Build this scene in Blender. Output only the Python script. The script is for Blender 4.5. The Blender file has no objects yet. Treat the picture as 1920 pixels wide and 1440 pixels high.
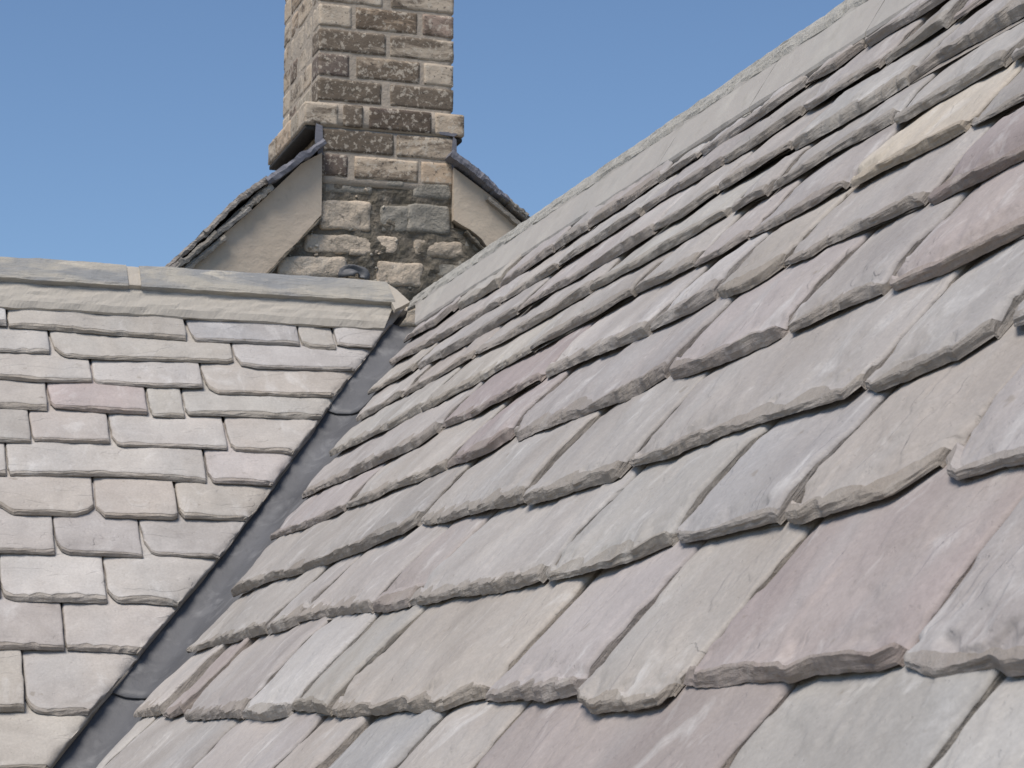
import bpy, math, random
import numpy as np
from mathutils import Matrix, Vector

random.seed(7)
rng = np.random.default_rng(11)
SC = bpy.context.scene
COL = SC.collection

# ------------------------------------------------------------------ camera
FOC = 4200.0                       # focal length in pixels of a 1920 px wide picture
PITCH = math.radians(8.997)
YAW = math.radians(18.10)          # camera looks this far to the right of +Y
CAM = np.array([0.0, 0.0, 7.0])
cam_d = bpy.data.cameras.new('camera')
cam_o = bpy.data.objects.new('camera', cam_d)
COL.objects.link(cam_o)
cam_d.sensor_width = 36.0
cam_d.lens = 36.0 * FOC / 1920.0
cam_d.clip_start = 0.05
cam_d.clip_end = 6000
cam_o.location = CAM
cam_o.rotation_euler = (math.pi / 2 + PITCH, 0, -YAW)
cam_d.dof.use_dof = True
cam_d.dof.focus_distance = 3.6
cam_d.dof.aperture_fstop = 38
SC.camera = cam_o

# ------------------------------------------------------------------ world, sun, exposure
SUN_EL, SUN_AZ = math.radians(59), math.radians(230)    # azimuth clockwise from +Y
w = bpy.data.worlds.new('World'); SC.world = w; w.use_nodes = True
nt = w.node_tree; nt.nodes.clear()
sky = nt.nodes.new('ShaderNodeTexSky'); sky.sky_type = 'NISHITA'
sky.sun_disc = False; sky.sun_elevation = SUN_EL; sky.sun_rotation = SUN_AZ
sky.altitude = 100; sky.air_density = 1.0; sky.dust_density = 0.3; sky.ozone_density = 5.0
bg = nt.nodes.new('ShaderNodeBackground'); bg.inputs[1].default_value = 0.118
wo = nt.nodes.new('ShaderNodeOutputWorld')
nt.links.new(sky.outputs[0], bg.inputs[0]); nt.links.new(bg.outputs[0], wo.inputs[0])
sd = bpy.data.lights.new('sun', 'SUN'); sd.energy = 4.1; sd.angle = math.radians(28)
sd.color = (1.0, 0.925, 0.845)
so = bpy.data.objects.new('sun', sd); COL.objects.link(so)
sdir = Vector((math.sin(SUN_AZ) * math.cos(SUN_EL), math.cos(SUN_AZ) * math.cos(SUN_EL), math.sin(SUN_EL)))
so.rotation_euler = sdir.to_track_quat('Z', 'Y').to_euler()
so.location = (0, 0, 30)
SC.view_settings.view_transform = 'Standard'
SC.view_settings.look = 'None'
SC.view_settings.exposure = 0.0
SC.view_settings.gamma = 1.0
SC.view_settings.use_curve_mapping = False
SC.render.engine = 'CYCLES'

# ------------------------------------------------------------------ roof geometry frame
cF, sF = math.cos(PITCH), math.sin(PITCH)
F_ = np.array([math.sin(YAW) * cF, math.cos(YAW) * cF, sF])
R_ = np.array([math.cos(YAW), -math.sin(YAW), 0.0])
U_ = np.cross(R_, F_)
TAN = 1.20
TH = math.atan(TAN); CT, ST = math.cos(TH), math.sin(TH)

def ray(x, y):
    return F_ + R_ * ((x - 960) / FOC) - U_ * ((y - 720) / FOC)
V0 = ray(450, 1048) * 5.6 + CAM          # a point on the valley line
# a roof frame: s runs to the right along the eaves, v up the slope, n out of the roof
FRA = dict(s=np.array([1.0, 0, 0]), v=np.array([0, CT, ST]), n=np.array([0, -ST, CT]))
FRB = dict(s=np.array([0, -1.0, 0]), v=np.array([CT, 0, ST]), n=np.array([-ST, 0, CT]))

def hit(x, y, P, n):
    d = ray(x, y); return CAM + d * (((P - CAM) @ n) / (d @ n))
def on(fr, x, y, h=0.0):
    P = hit(x, y, V0 + fr['n'] * h, fr['n']) - V0
    return P @ fr['s'], P @ fr['v']
def W(fr, s, v, h=0.0):
    return V0 + fr['s'] * s + fr['v'] * v + fr['n'] * h
def frame_matrix(fr, s=0, v=0, h=0):
    o = W(fr, s, v, h)
    m = Matrix([[fr['s'][i], fr['v'][i], fr['n'][i], o[i]] for i in range(3)] + [[0, 0, 0, 1]])
    return m

# ------------------------------------------------------------------ numpy noise
_perm = rng.permutation(4096)
_val = rng.random(4096) * 2 - 1
def vnoise(x, y, seed=0):
    x = np.asarray(x, float) + seed * 17.13; y = np.asarray(y, float) + seed * 9.77
    xi = np.floor(x).astype(int); yi = np.floor(y).astype(int)
    fx = x - xi; fy = y - yi
    fx = fx * fx * (3 - 2 * fx); fy = fy * fy * (3 - 2 * fy)
    def H(a, b): return _val[_perm[(_perm[a & 4095] + b) & 4095]]
    return (H(xi, yi) * (1 - fx) + H(xi + 1, yi) * fx) * (1 - fy) + (H(xi, yi + 1) * (1 - fx) + H(xi + 1, yi + 1) * fx) * fy
def fbm(x, y, seed=0, octv=4):
    x = np.asarray(x, float); y = np.asarray(y, float)
    t = 0; a = 1; s = 0
    for k in range(octv):
        t = t + a * vnoise(x * 2 ** k, y * 2 ** k, seed + k * 3.3); s += a; a *= .5
    return t / s
def noise3(p, f, seed=0):
    return (fbm(p[:, 0] * f, p[:, 1] * f + p[:, 2] * f * .7, seed, 3) + fbm(p[:, 1] * f + 3.1, p[:, 2] * f - p[:, 0] * f * .6, seed + 5, 3)) * .6

# ------------------------------------------------------------------ object helpers
def mesh_obj(name, verts, faces, mats, parent=None, matrix=None, fmat=None, smooth=None):
    me = bpy.data.meshes.new(name)
    me.from_pydata([tuple(v) for v in verts] if not isinstance(verts, np.ndarray) else verts.tolist(), [], faces if isinstance(faces, list) else faces.tolist())
    for m in (mats if isinstance(mats, (list, tuple)) else [mats]): me.materials.append(m)
    if fmat is not None: me.polygons.foreach_set('material_index', np.asarray(fmat, np.int32))
    if smooth is True: me.polygons.foreach_set('use_smooth', np.ones(len(me.polygons), bool))
    elif smooth is not None and smooth is not False: me.polygons.foreach_set('use_smooth', np.asarray(smooth, bool))
    me.update()
    o = bpy.data.objects.new(name, me); COL.objects.link(o)
    if matrix is not None: o.matrix_world = matrix
    if parent is not None:
        o.parent = parent
        o.matrix_parent_inverse = parent.matrix_world.inverted()
    return o
def empty(name, loc, label, cat, group=None):
    o = bpy.data.objects.new(name, None); COL.objects.link(o)
    o.matrix_world = Matrix.Translation(Vector([float(c) for c in loc]))
    o.empty_display_size = .2
    o['label'] = label; o['category'] = cat
    if group: o['group'] = group
    return o

# ------------------------------------------------------------------ material helpers
def new_mat(name):
    m = bpy.data.materials.new(name); m.use_nodes = True
    t = m.node_tree; t.nodes.clear()
    out = t.nodes.new('ShaderNodeOutputMaterial'); b = t.nodes.new('ShaderNodeBsdfPrincipled')
    t.links.new(b.outputs[0], out.inputs[0])
    return m, t, b
def N(t, kind, **kw):
    n = t.nodes.new('ShaderNode' + kind)
    for k, v in kw.items():
        if k == 'inp':
            for a, b in v.items(): n.inputs[a].default_value = b
        else: setattr(n, k, v)
    return n
def coords(t, scale=(1, 1, 1), rnd=True):
    tc = N(t, 'TexCoord')
    src = tc.outputs['Object']
    if rnd:
        oi = N(t, 'ObjectInfo'); mm = N(t, 'Math', operation='MULTIPLY'); mm.inputs[1].default_value = 57.0
        t.links.new(oi.outputs['Random'], mm.inputs[0])
        va = N(t, 'VectorMath', operation='ADD'); t.links.new(src, va.inputs[0]); t.links.new(mm.outputs[0], va.inputs[1])
        src = va.outputs[0]
    mp = N(t, 'Mapping'); mp.inputs['Scale'].default_value = scale
    t.links.new(src, mp.inputs['Vector'])
    return mp.outputs[0]
def noise(t, vec, scale, detail=6, rough=.55, dist=0.0):
    n = N(t, 'TexNoise'); n.inputs['Scale'].default_value = scale; n.inputs['Detail'].default_value = detail
    n.inputs['Roughness'].default_value = rough; n.inputs['Distortion'].default_value = dist
    t.links.new(vec, n.inputs['Vector']); return n.outputs['Fac']
def ramp(t, fac, stops):
    r = N(t, 'ValToRGB'); e = r.color_ramp.elements
    while len(e) < len(stops): e.new(.5)
    for i, (p, c) in enumerate(stops):
        e[i].position = p; e[i].color = (c, c, c, 1) if not isinstance(c, tuple) else (*c, 1)
    t.links.new(fac, r.inputs[0]); return r.outputs[0]
def mix(t, fac, a, b, mode='MIX'):
    m = N(t, 'Mix', data_type='RGBA', blend_type=mode)
    for sock, v in ((m.inputs[0], fac), (m.inputs[6], a), (m.inputs[7], b)):
        if isinstance(v, (int, float)): sock.default_value = v
        elif isinstance(v, tuple): sock.default_value = (*v, 1)
        else: t.links.new(v, sock)
    return m.outputs[2]
def math_(t, op, a, b=None):
    m = N(t, 'Math', operation=op)
    for i, v in enumerate((a, b)):
        if v is None: continue
        if isinstance(v, (int, float)): m.inputs[i].default_value = v
        else: t.links.new(v, m.inputs[i])
    return m.outputs[0]
def bump(t, b, height, strength, dist, prev=None):
    n = N(t, 'Bump'); n.inputs['Strength'].default_value = strength; n.inputs['Distance'].default_value = dist
    t.links.new(height, n.inputs['Height'])
    if prev is not None: t.links.new(prev, n.inputs['Normal'])
    t.links.new(n.outputs[0], b.inputs['Normal']); return n.outputs[0]

def slate_mat(name, edge, iso=False):
    m, t, b = new_mat(name)
    v = coords(t)
    oi = N(t, 'ObjectInfo')
    tint = oi.outputs['Color']
    big = noise(t, v, 5.0, 4, .5, .4)
    c = mix(t, 1.0, tint, ramp(t, big, [(.3, (.90, .89, .88)), (.7, (1.08, 1.08, 1.07))]), 'MULTIPLY')
    # warm and cool drifts inside one stone
    drift = noise(t, v, 2.6, 3, .5, .8)
    c = mix(t, math_(t, 'MULTIPLY', ramp(t, drift, [(.42, 0), (.7, 1)]), .30), c, (.42, .385, .345))
    drift2 = noise(t, coords(t, (1.3, .8, 1)), 3.7, 3, .5, .6)
    c = mix(t, math_(t, 'MULTIPLY', ramp(t, drift2, [(.5, 0), (.72, 1)]), .30), c, (.36, .365, .365))
    # pale scuffs with ragged edges, drawn out along the grain
    sc = noise(t, coords(t, (1.5, .9, 1)), 7.5, 9, .66, .9)
    c = mix(t, math_(t, 'MULTIPLY', ramp(t, sc, [(.56, 0), (.72, 1)]), .42), c, (.62, .61, .59))
    # fine speckle
    fine = noise(t, v, 170, 4, .7)
    c = mix(t, 1.0, c, ramp(t, fine, [(.3, (.90, .90, .89)), (.7, (1.09, 1.09, 1.08))]), 'MULTIPLY')
    gr = noise(t, coords(t, (1.5, 3, 1) if iso else (1.8, 1, 1)), 11, 6, .6, .3)
    c = mix(t, 1.0, c, ramp(t, gr, [(.35, (.96, .955, .95)), (.65, (1.03, 1.03, 1.03))]), 'MULTIPLY')
    stn = noise(t, v, 1.7, 6, .62, 1.2)
    c = mix(t, 1.0, c, ramp(t, stn, [(.34, (.86, .85, .84)), (.5, (1.0, 1.0, 1.0)), (.68, (1.09, 1.085, 1.07))]), 'MULTIPLY')
    spots = noise(t, v, 34, 3, .5)
    c = mix(t, math_(t, 'MULTIPLY', ramp(t, spots, [(.70, 0), (.76, 1)]), .45), c, (.20, .17, .13))
    if edge:
        e1 = noise(t, v, 38, 5, .6)
        c = mix(t, math_(t, 'MULTIPLY', ramp(t, e1, [(.40, 0), (.62, 1)]), .35), c, (.31, .28, .24))
        c = mix(t, 1.0, c, (.87, .845, .81), 'MULTIPLY')
    t.links.new(c, b.inputs['Base Color'])
    b.inputs['Roughness'].default_value = .78 if not edge else .9
    b.inputs['Specular IOR Level'].default_value = .32
    if not edge:
        p = bump(t, b, noise(t, coords(t, (1, 1.5, 1) if iso else (1.1, 1.2, 1)), 12, 7, .55, .4), .36, .005)
        st = ramp(t, noise(t, coords(t, (.8, 2.0, 1) if iso else (1.6, .8, 1)), 4.2, 4, .5, .5), [(.385, 0), (.395, .5), (.60, .5), (.61, 1)])
        p = bump(t, b, st, .8, .0028, p)
        p = bump(t, b, noise(t, v, 48, 6, .66, .3), .42, .0024, p)
        pit = ramp(t, noise(t, v, 75, 3, .5), [(.30, 0), (.36, 1)])
        p = bump(t, b, pit, .5, .0012, p)
        bump(t, b, noise(t, v, 240, 3, .6), .35, .0012, p)
    else:
        p = bump(t, b, noise(t, coords(t, (.45, .45, 4.5)), 42, 6, .62, .5), .75, .005)
        p = bump(t, b, noise(t, v, 60, 8, .68, .4), .6, .005, p)
        bump(t, b, noise(t, v, 260, 3, .6), .4, .0015, p)
    return m
M_TOP = slate_mat('stone_slate_face', False)
M_TOP_LEVEL = slate_mat('beige_slate_face', False, True)
M_EDGE = slate_mat('stone_slate_chipped_edge', True)

def stone_mat(name, layers, base, rough=.85, bumps=((40, .6, .006), (180, .4, .002)), tinted=False, streak=(1, 1, 1)):
    """layers: (scale, lo, hi, strength, colour)"""
    m, t, b = new_mat(name)
    v = coords(t, streak)
    c = base
    if tinted:
        oi = N(t, 'ObjectInfo'); c = oi.outputs['Color']
    for sc, lo, hi, k, colr in layers:
        f = math_(t, 'MULTIPLY', ramp(t, noise(t, v, sc, 7, .62, .5), [(lo, 0), (hi, 1)]), k)
        c = mix(t, f, c, colr)
    t.links.new(c, b.inputs['Base Color'])
    b.inputs['Roughness'].default_value = rough; b.inputs['Specular IOR Level'].default_value = .3
    p = None
    for sc, st, di in bumps: p = bump(t, b, noise(t, v, sc, 7, .62, .3), st, di, p)
    return m
M_RENDER = stone_mat('beige_lime_render', [(3, .4, .7, .5, (.30, .265, .205)), (9, .5, .7, .35, (.50, .45, .36)), (30, .58, .75, .25, (.22, .19, .15))], (.56, .465, .36), .92, ((14, .5, .012), (120, .35, .003)))
M_MORTAR = stone_mat('tan_brick_mortar', [(9, .4, .7, .4, (.28, .24, .195)), (60, .5, .7, .3, (.45, .40, .33))], (.385, .33, .265), .95, ((50, .7, .008), (200, .5, .002)))
M_RMORTAR = stone_mat('dark_mossy_mortar', [(12, .42, .62, .7, (.09, .08, .058)), (40, .55, .68, .5, (.33, .30, .25)), (7, .55, .7, .4, (.25, .215, .16))], (.18, .155, .12), .97, ((24, .9, .02), (120, .8, .005)))
M_RSTONE = stone_mat('rubble_limestone', [(16, .48, .66, .42, (.22, .195, .155)), (38, .56, .66, .6, (.10, .095, .08)), (10, .55, .7, .5, (.55, .50, .42))], (.42, .37, .30), .93, ((18, .9, .02), (90, .8, .006)), tinted=True)
M_RIDGE_A = stone_mat('weathered_ridge_stone', [(9, .42, .56, .75, (.205, .215, .225)), (14, .54, .64, .65, (.52, .47, .38)), (50, .55, .72, .35, (.18, .17, .15))], (.36, .335, .285), .9, ((20, .8, .012), (110, .7, .004)), streak=(.35, 1.6, 1))
M_BAND_A = stone_mat('beige_bedding_mortar', [(4, .45, .7, .4, (.43, .395, .335)), (11, .55, .66, .4, (.31, .28, .235)), (40, .6, .75, .3, (.22, .20, .17))], (.39, .36, .31), .93, ((18, .5, .008), (130, .4, .003)))
M_RIDGE_B = stone_mat('pale_smooth_ridge_stone', [(4, .45, .7, .5, (.31, .305, .285)), (13, .58, .7, .45, (.25, .235, .20)), (7, .5, .68, .4, (.45, .43, .38)), (60, .6, .75, .2, (.5, .49, .45))], (.350, .328, .297), .88, ((10, .5, .008), (150, .4, .002)))
M_CREST_B = stone_mat('lichened_ridge_mortar', [(18, .45, .66, .5, (.29, .275, .235)), (44, .55, .68, .4, (.20, .185, .155))], (.39, .375, .335), .95, ((30, .9, .012), (140, .7, .004)))
M_WHITE = stone_mat('pale_pointing_mortar', [(22, .5, .7, .4, (.42, .36, .28))], (.42, .38, .32), .95, ((30, .6, .008), (160, .5, .003)))
M_LEAD = stone_mat('weathered_lead', [(5, .4, .68, .55, (.15, .152, .158)), (14, .52, .70, .5, (.25, .25, .25)), (3, .5, .7, .5, (.055, .055, .058)), (40, .60, .74, .4, (.05, .05, .05))], (.10, .101, .105), .55, ((6, .5, .015), (60, .2, .002)))
M_LEAD2 = stone_mat('blue_grey_lead', [(9, .4, .68, .5, (.22, .218, .24)), (30, .6, .75, .3, (.09, .09, .10))], (.145, .145, .165), .6, ((12, .6, .012), (90, .3, .002)))
M_DECK_AND_SHADE = stone_mat('dark_underlay_and_shade', [(12, .4, .7, .5, (.03, .028, .025))], (.05, .045, .04), .95)
M_BOUNCE_GROUND = stone_mat('pale_bounce_ground', [(.06, .4, .6, .5, (.20, .175, .14)), (30, .45, .7, .5, (.38, .34, .28))], (.29, .26, .215), 1.0, ((30, .5, .02),))  # unseen ground, made pale to bounce fill light onto slate edges
M_WALL = stone_mat('limestone_wall', [(2, .4, .7, .5, (.30, .26, .19))], (.40, .34, .25), .95)

def brick_mat():
    m, t, b = new_mat('weathered_stock_brick')
    v = coords(t); oi = N(t, 'ObjectInfo'); c = oi.outputs['Color']
    c = mix(t, math_(t, 'MULTIPLY', ramp(t, noise(t, v, 12, 5, .6, .5), [(.4, 0), (.65, 1)]), .3), c, (.36, .30, .235))
    soot = oi.outputs['Alpha']
    n1 = noise(t, coords(t, (.6, .6, 1.6)), 9, 8, .66, .6)
    thr = math_(t, 'SUBTRACT', math_(t, 'ADD', n1, math_(t, 'MULTIPLY', soot, .40)), .62)
    f = N(t, 'Clamp'); t.links.new(math_(t, 'MULTIPLY', thr, 9), f.inputs[0])
    c = mix(t, math_(t, 'MULTIPLY', f.outputs[0], .85), c, (.10, .076, .055))
    sp = ramp(t, noise(t, v, 60, 5, .65), [(.53, 0), (.60, 1)])
    c = mix(t, math_(t, 'MULTIPLY', sp, .6), c, (.54, .48, .39))
    sp2 = ramp(t, noise(t, coords(t, (1, 1, 1.2)), 90, 5, .65), [(.60, 0), (.64, 1)])
    c = mix(t, math_(t, 'MULTIPLY', sp2, .7), c, (.05, .045, .04))
    t.links.new(c, b.inputs['Base Color']); b.inputs['Roughness'].default_value = .93
    b.inputs['Specular IOR Level'].default_value = .25
    p = bump(t, b, noise(t, v, 95, 5, .65), .6, .004)
    bump(t, b, noise(t, v, 240, 3, .6), .5, .002, p)
    return m
M_BRICK = brick_mat()

# ------------------------------------------------------------------ ground and walls below the roofs (outside the picture)
g = mesh_obj('unseen_bounce_ground', [(-3000, -3000, 0), (3000, -3000, 0), (3000, 3000, 0), (-3000, 3000, 0)], [(0, 1, 2, 3)], M_BOUNCE_GROUND)
g['kind'] = 'structure'

# ------------------------------------------------------------------ one riven stone slate
def chips(s, w0, seed, spacing, depth):
    """scalloped set-back of the upper arris: arcs meeting in cusps"""
    r = np.random.default_rng(int(seed * 1000) & 0xffffff)
    out = np.zeros_like(s); x = -spacing
    while x < w0 + spacing:
        wd = spacing * r.uniform(.45, 1.7)
        d = depth * r.uniform(.25, 1.25)
        c = x + wd / 2
        out = np.maximum(out, d * (1 - ((s - c) / (wd * .62)) ** 2))
        x += wd
    return out

SLATES = []
def make_slate(fr, parent, pts, g, t, tint, sL=None, sR=None, topgapL=None, topgapR=None, style='B', headk=2.05, name='slate'):
    """pts: list of (s, v) along the lower edge, left to right, at h = 0.
    sL / sR: optional functions of v for cut sides (valley); topgapL/R: s of the side at the top of the exposed part."""
    seed = len(SLATES) * 1.37 + 2.1
    P = np.array(pts); P = P[np.argsort(P[:, 0])]
    v0 = P[:, 1].min()
    w0 = P[-1, 0] - P[0, 0]
    ctr = W(fr, P[:, 0].mean(), v0 + g / 2)
    Z = max(1.3, (ctr - CAM) @ F_)
    if style == 'B': t = t * float(np.interp(Z, [1.4, 2.3, 3.4, 6], [.60, .76, 1.0, .98]))
    res = min(.009, .0016 * Z)
    n = int(np.clip(w0 / res, 10, 260))
    a = np.linspace(0, 1, n + 1)
    e = min(.004 / max(w0, .03), .12)
    a = np.concatenate([[0], [e * .45, e], a[(a > e * 1.3) & (a < 1 - e * 1.3)], [1 - e, 1 - e * .45], [1]])
    nc = len(a)
    L0, R0 = P[0, 0], P[-1, 0]
    def left(v):
        if sL is not None: return sL(v)
        k = np.clip((v - v0) / g, 0, 1)
        tl = L0 if topgapL is None else topgapL
        return L0 + (tl - L0) * k + (.0045 if style == 'B' else .003) * fbm(v * 22, v * 0 + seed, seed, 3) * np.minimum(1, (v - v0) / .01 * 1.0 + .3)
    def right(v):
        if sR is not None: return sR(v)
        k = np.clip((v - v0) / g, 0, 1)
        tr = R0 if topgapR is None else topgapR
        return R0 + (tr - R0) * k + (.0045 if style == 'B' else .003) * fbm(v * 22, v * 0 + seed + 9, seed, 3)
    # lower edge
    sb = L0 + (R0 - L0) * a
    vb = np.interp(sb, P[:, 0], P[:, 1])
    small = style == 'A'
    # keep corners of the outline but roughen the line; follow a hammered outline
    rough_line = (.0022 if small else .003) * fbm(sb * 28, sb * 0 + seed, seed, 3) + (.0012) * fbm(sb * 90, sb * 0, seed + 2, 2)
    sp = rng.uniform(.055, .12) if not small else rng.uniform(.045, .09)
    if style == 'B' and rng.random() < .35: sp *= .55
    dep = t * (rng.uniform(.35, .85) if not small else rng.uniform(.3, .8))
    ch = chips(sb - L0, w0, seed, sp, dep)
    if not small:
        msk = np.clip(.5 + 1.6 * fbm(sb * 7, sb * 0 + 3, seed + 11, 2), 0, 1)
        ch = np.maximum(ch * .8, 0) + msk * chips(sb - L0, w0, seed + .3, rng.uniform(.013, .026), t * rng.uniform(.12, .42))
    vb = vb + rough_line + ch * .22
    # front face rows (dv, h)
    tl_ = rng.uniform(-.001, .012) * t / .0195 if not small else rng.uniform(-.001, .0025)
    tt = t * (1 + .12 * fbm(sb * 6, sb * 0 + 4, seed, 2)) + tl_ * (a - .5)
    tt = tt * (1 + .22 * fbm(sb * 9, sb * 0 + 7, seed + 3, 2)) * (1 - .30 * np.exp(-(sb - L0) / .03) - .12 * np.exp(-(R0 - sb) / .02))
    lift_ = (.0012 + (.0055 if style == 'B' else .003) * np.clip(.25 + fbm(sb * 5, sb * 0 + 1, seed + 7, 2), 0, 1))
    face_noise = lambda k, amp: amp * fbm(sb * 34 + k * 7, sb * 0 + k, seed + k, 3)
    rows_v, rows_h, rows_m = [], [], []
    base_back = t * (.07 if not small else .12)
    slope = -t / g
    def under(v): return slope * (v - v0)
    fh = (0, .22, .48, .74) if not small else (0, .3, .6)
    for k, q in enumerate(fh):
        dv = (base_back * (q ** 1.25) + ch * (q ** 1.1)) * .9 + (face_noise(k, .0018) if k else 0)
        rows_v.append(vb + dv); rows_h.append(under(vb + dv) + lift_ * (1 - q) + tt * q * .94 + (face_noise(k + 9, .0012) if k else 0)); rows_m.append(1)
    dv = base_back + ch + face_noise(7, .0016)
    if small:  # bevel of shallow flakes above the arris
        ch2 = chips(sb - L0, w0, seed + .5, sp * 1.25, dep * 1.25)
        rows_v.append(vb + dv * .75); rows_h.append(under(vb + dv) + tt * (.80 + .06 * np.sin(sb * 90 + seed))); rows_m.append(1)
        dv2 = np.maximum(dv + .002, base_back + ch2 * .9 + .002 + face_noise(8, .002))
        rows_v.append(vb + dv2 * .985); rows_h.append(under(vb + dv2) + tt * .915); rows_m.append(1)
        rows_v.append(vb + dv2 + .001); rows_h.append(under(vb + dv2) + tt); rows_m.append(0)
    else:
        ch2 = np.maximum(0, chips(sb - L0, w0, seed + .5, sp * 1.9, t * 1.1) - t * .35)
        rows_v.append(vb + dv); rows_h.append(under(vb + dv) + tt * (.96 - np.clip(ch2 * 12, 0, .16))); rows_m.append(1)
        dv2 = dv + .0015 + ch2 + .0012 * (1 + fbm(sb * 40, sb * 0 + 1, seed, 2))
        rows_v.append(vb + dv2); rows_h.append(under(vb + dv2) + tt); rows_m.append(0)
    vstart = rows_v[-1]
    vtop = v0 + g * 1.06
    vhead = v0 + g * headk
    nr = int(np.clip((g * 1.0) / (res * 1.5), 6, 110))
    for k in range(1, nr + 1):
        q = (k / nr) ** 1.15
        vv = vstart * (1 - q) + np.maximum(vtop, vstart + .01) * q
        rows_v.append(vv); rows_h.append(None); rows_m.append(0)
    for vv in (v0 + g * 1.4, vhead):
        rows_v.append(np.full(nc, max(vv, vtop + .01)) if vv < vhead else np.full(nc, max(vhead, vtop + .03))); rows_h.append(None); rows_m.append(0)
    V = np.array(rows_v)
    S = np.zeros_like(V)
    for i in range(V.shape[0]):
        l = left(V[i]); r = right(V[i])
        r = np.maximum(r, l + .004)
        S[i] = l + (r - l) * a
    H = np.zeros_like(V)
    ry = rng.uniform(-1, 1)
    for i in range(V.shape[0]):
        if rows_h[i] is not None: H[i] = rows_h[i]; continue
        s_, v_ = S[i], V[i]
        fade = np.clip((v_ - vstart) / .02, 0, 1)
        # riven surface: long ripples running up the slate and terraced flakes
        q1 = fbm(s_ * 6, v_ * 3, seed + 1, 3)
        q2 = fbm(s_ * 20 + 5, v_ * 8, seed + 2, 3)
        q3 = fbm(s_ * 7 + v_ * 3, v_ * 5, seed + 3, 4)
        ter = .0023 * (np.clip((q3 - .08) * 14, 0, 1) + np.clip((q3 - .30) * 14, 0, 1) - np.clip((-q3 - .18) * 14, 0, 1))
        dist = v_ - vstart
        cres = np.clip((fbm(s_ * 13 + 7, v_ * 16 + 2, seed + 6, 2) - .10) * 22, 0, 1) * np.clip(1 - dist / (.05 if not small else .028), 0, 1)
        edge_break = (.0055 if not small else .0040) * cres + np.exp(-dist / .035) * (.0045 if not small else .0022) * np.clip((fbm(s_ * 16 + 2, v_ * 22, seed + 4, 3) - .02) * 9, 0, 1)
        h = under(v_) + tt + fade * (.0026 * q1 + .0006 * q2 + ter) - edge_break
        h += .0012 * ry * (s_ - L0) / max(w0, .05)
        # keep below the next course
        lim = np.clip((v_ - (v0 + g * .9)) / (g * .12), 0, 1)
        h = h * (1 - lim) + np.minimum(h, under(v_) + tt - .0005) * lim
        H[i] = h
    # worn side arrises
    nz = lambda k: .0015 * (1 + fbm(V[:, 0] * 45, V[:, 0] * 0 + k, seed + k, 3))
    H[:, 0] -= np.minimum(.26 * t, nz(1) + .0028); H[:, 1] -= nz(2) * .5
    H[:, -1] -= np.minimum(.26 * t, nz(3) + .0028); H[:, -2] -= nz(4) * .5
    if sR is not None:      # hacked bevel along the valley cut
        dR = (S[:, -1:] - S)
        bw = .016 + .012 * fbm(V * 26, V * 0 + 2, seed + 5, 3)
        H -= .0075 * np.clip(1 - dR / bw, 0, 1) ** .6 * (H > under(V) + .004) * (.55 + .45 * np.sign(fbm(V * 70, S * 60, seed, 2)))
    H[0] = under(V[0]) + lift_
    # side walls go down to the underside
    def side(col, sgn):
        sU = S[:, col] + sgn * (.0010 + .0014 * fbm(V[:, 0] * 50, V[:, 0] * 0, seed + 8, 2))
        mid = np.stack([S[:, col] + sgn * .0012 * fbm(V[:, 0] * 60, V[:, 0] * 0 + 3, seed, 2), V[:, col], (H[:, col] + under(V[:, col])) / 2], 1)
        bot = np.stack([sU, V[:, col], under(V[:, col])], 1)
        return mid, bot
    midL, botL = side(0, -1); midR, botR = side(-1, 1)
    nrw = V.shape[0]
    T = np.stack([S, V, H], 2)                       # rows x cols x 3
    full = np.concatenate([botL[:, None], midL[:, None], T, midR[:, None], botR[:, None]], 1)
    full[0, 1, 2] = full[0, 0, 2]; full[0, -2, 2] = full[0, -1, 2]
    NC = nc + 4
    verts = full.reshape(-1, 3)
    idx = np.arange(nrw * NC).reshape(nrw, NC)
    q = np.stack([idx[:-1, :-1], idx[:-1, 1:], idx[1:, 1:], idx[1:, :-1]], 2)
    fm = np.repeat(np.array(rows_m[:-1])[:, None], NC - 1, 1)
    fm[:, :2] = 1; fm[:, -2:] = 1
    sm = fm == 0
    faces = q.reshape(-1, 4).tolist()
    fml = fm.reshape(-1).tolist(); sml = sm.reshape(-1).tolist()
    # underside and head
    for i in range(nrw - 1):
        faces.append([int(idx[i, 0]), int(idx[i + 1, 0]), int(idx[i + 1, -1]), int(idx[i, -1])]); fml.append(1); sml.append(False)
    faces.append([int(x) for x in idx[-1, ::-1]][::-1]); fml.append(1); sml.append(False)
    origin = (float(P[:, 0].mean()), float(v0))
    verts = verts - np.array([origin[0], origin[1], 0])
    o = mesh_obj(name, verts, faces, [M_TOP if style == 'B' else M_TOP_LEVEL, M_EDGE], parent, frame_matrix(fr, *origin), fml, sml)
    o.color = (*tint, 1)
    SLATES.append(o)
    return o

TINT = dict(G=(.362, .346, .328), L=(.41, .396, .372), W=(.42, .412, .40), P=(.352, .302, .292), Q=(.38, .355, .34),
            B=(.345, .34, .336), Y=(.52, .46, .37), T=(.405, .378, .337), D=(.30, .29, .27), E=(.372, .361, .342))
def tint_of(k, lift=1.0):
    c = np.array(TINT[k]) * lift * rng.uniform(.95, 1.05)
    grey = c.mean() * np.array([1.012, 1.0, .972])
    c = grey + (c - grey) * (.68 if k != 'Y' else .75)
    c = c * np.array([1.022, .988, .985])
    c = c * (1 + rng.uniform(-.012, .012, 3))
    return tuple(np.clip(c * .97, 0, 1).tolist())

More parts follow.
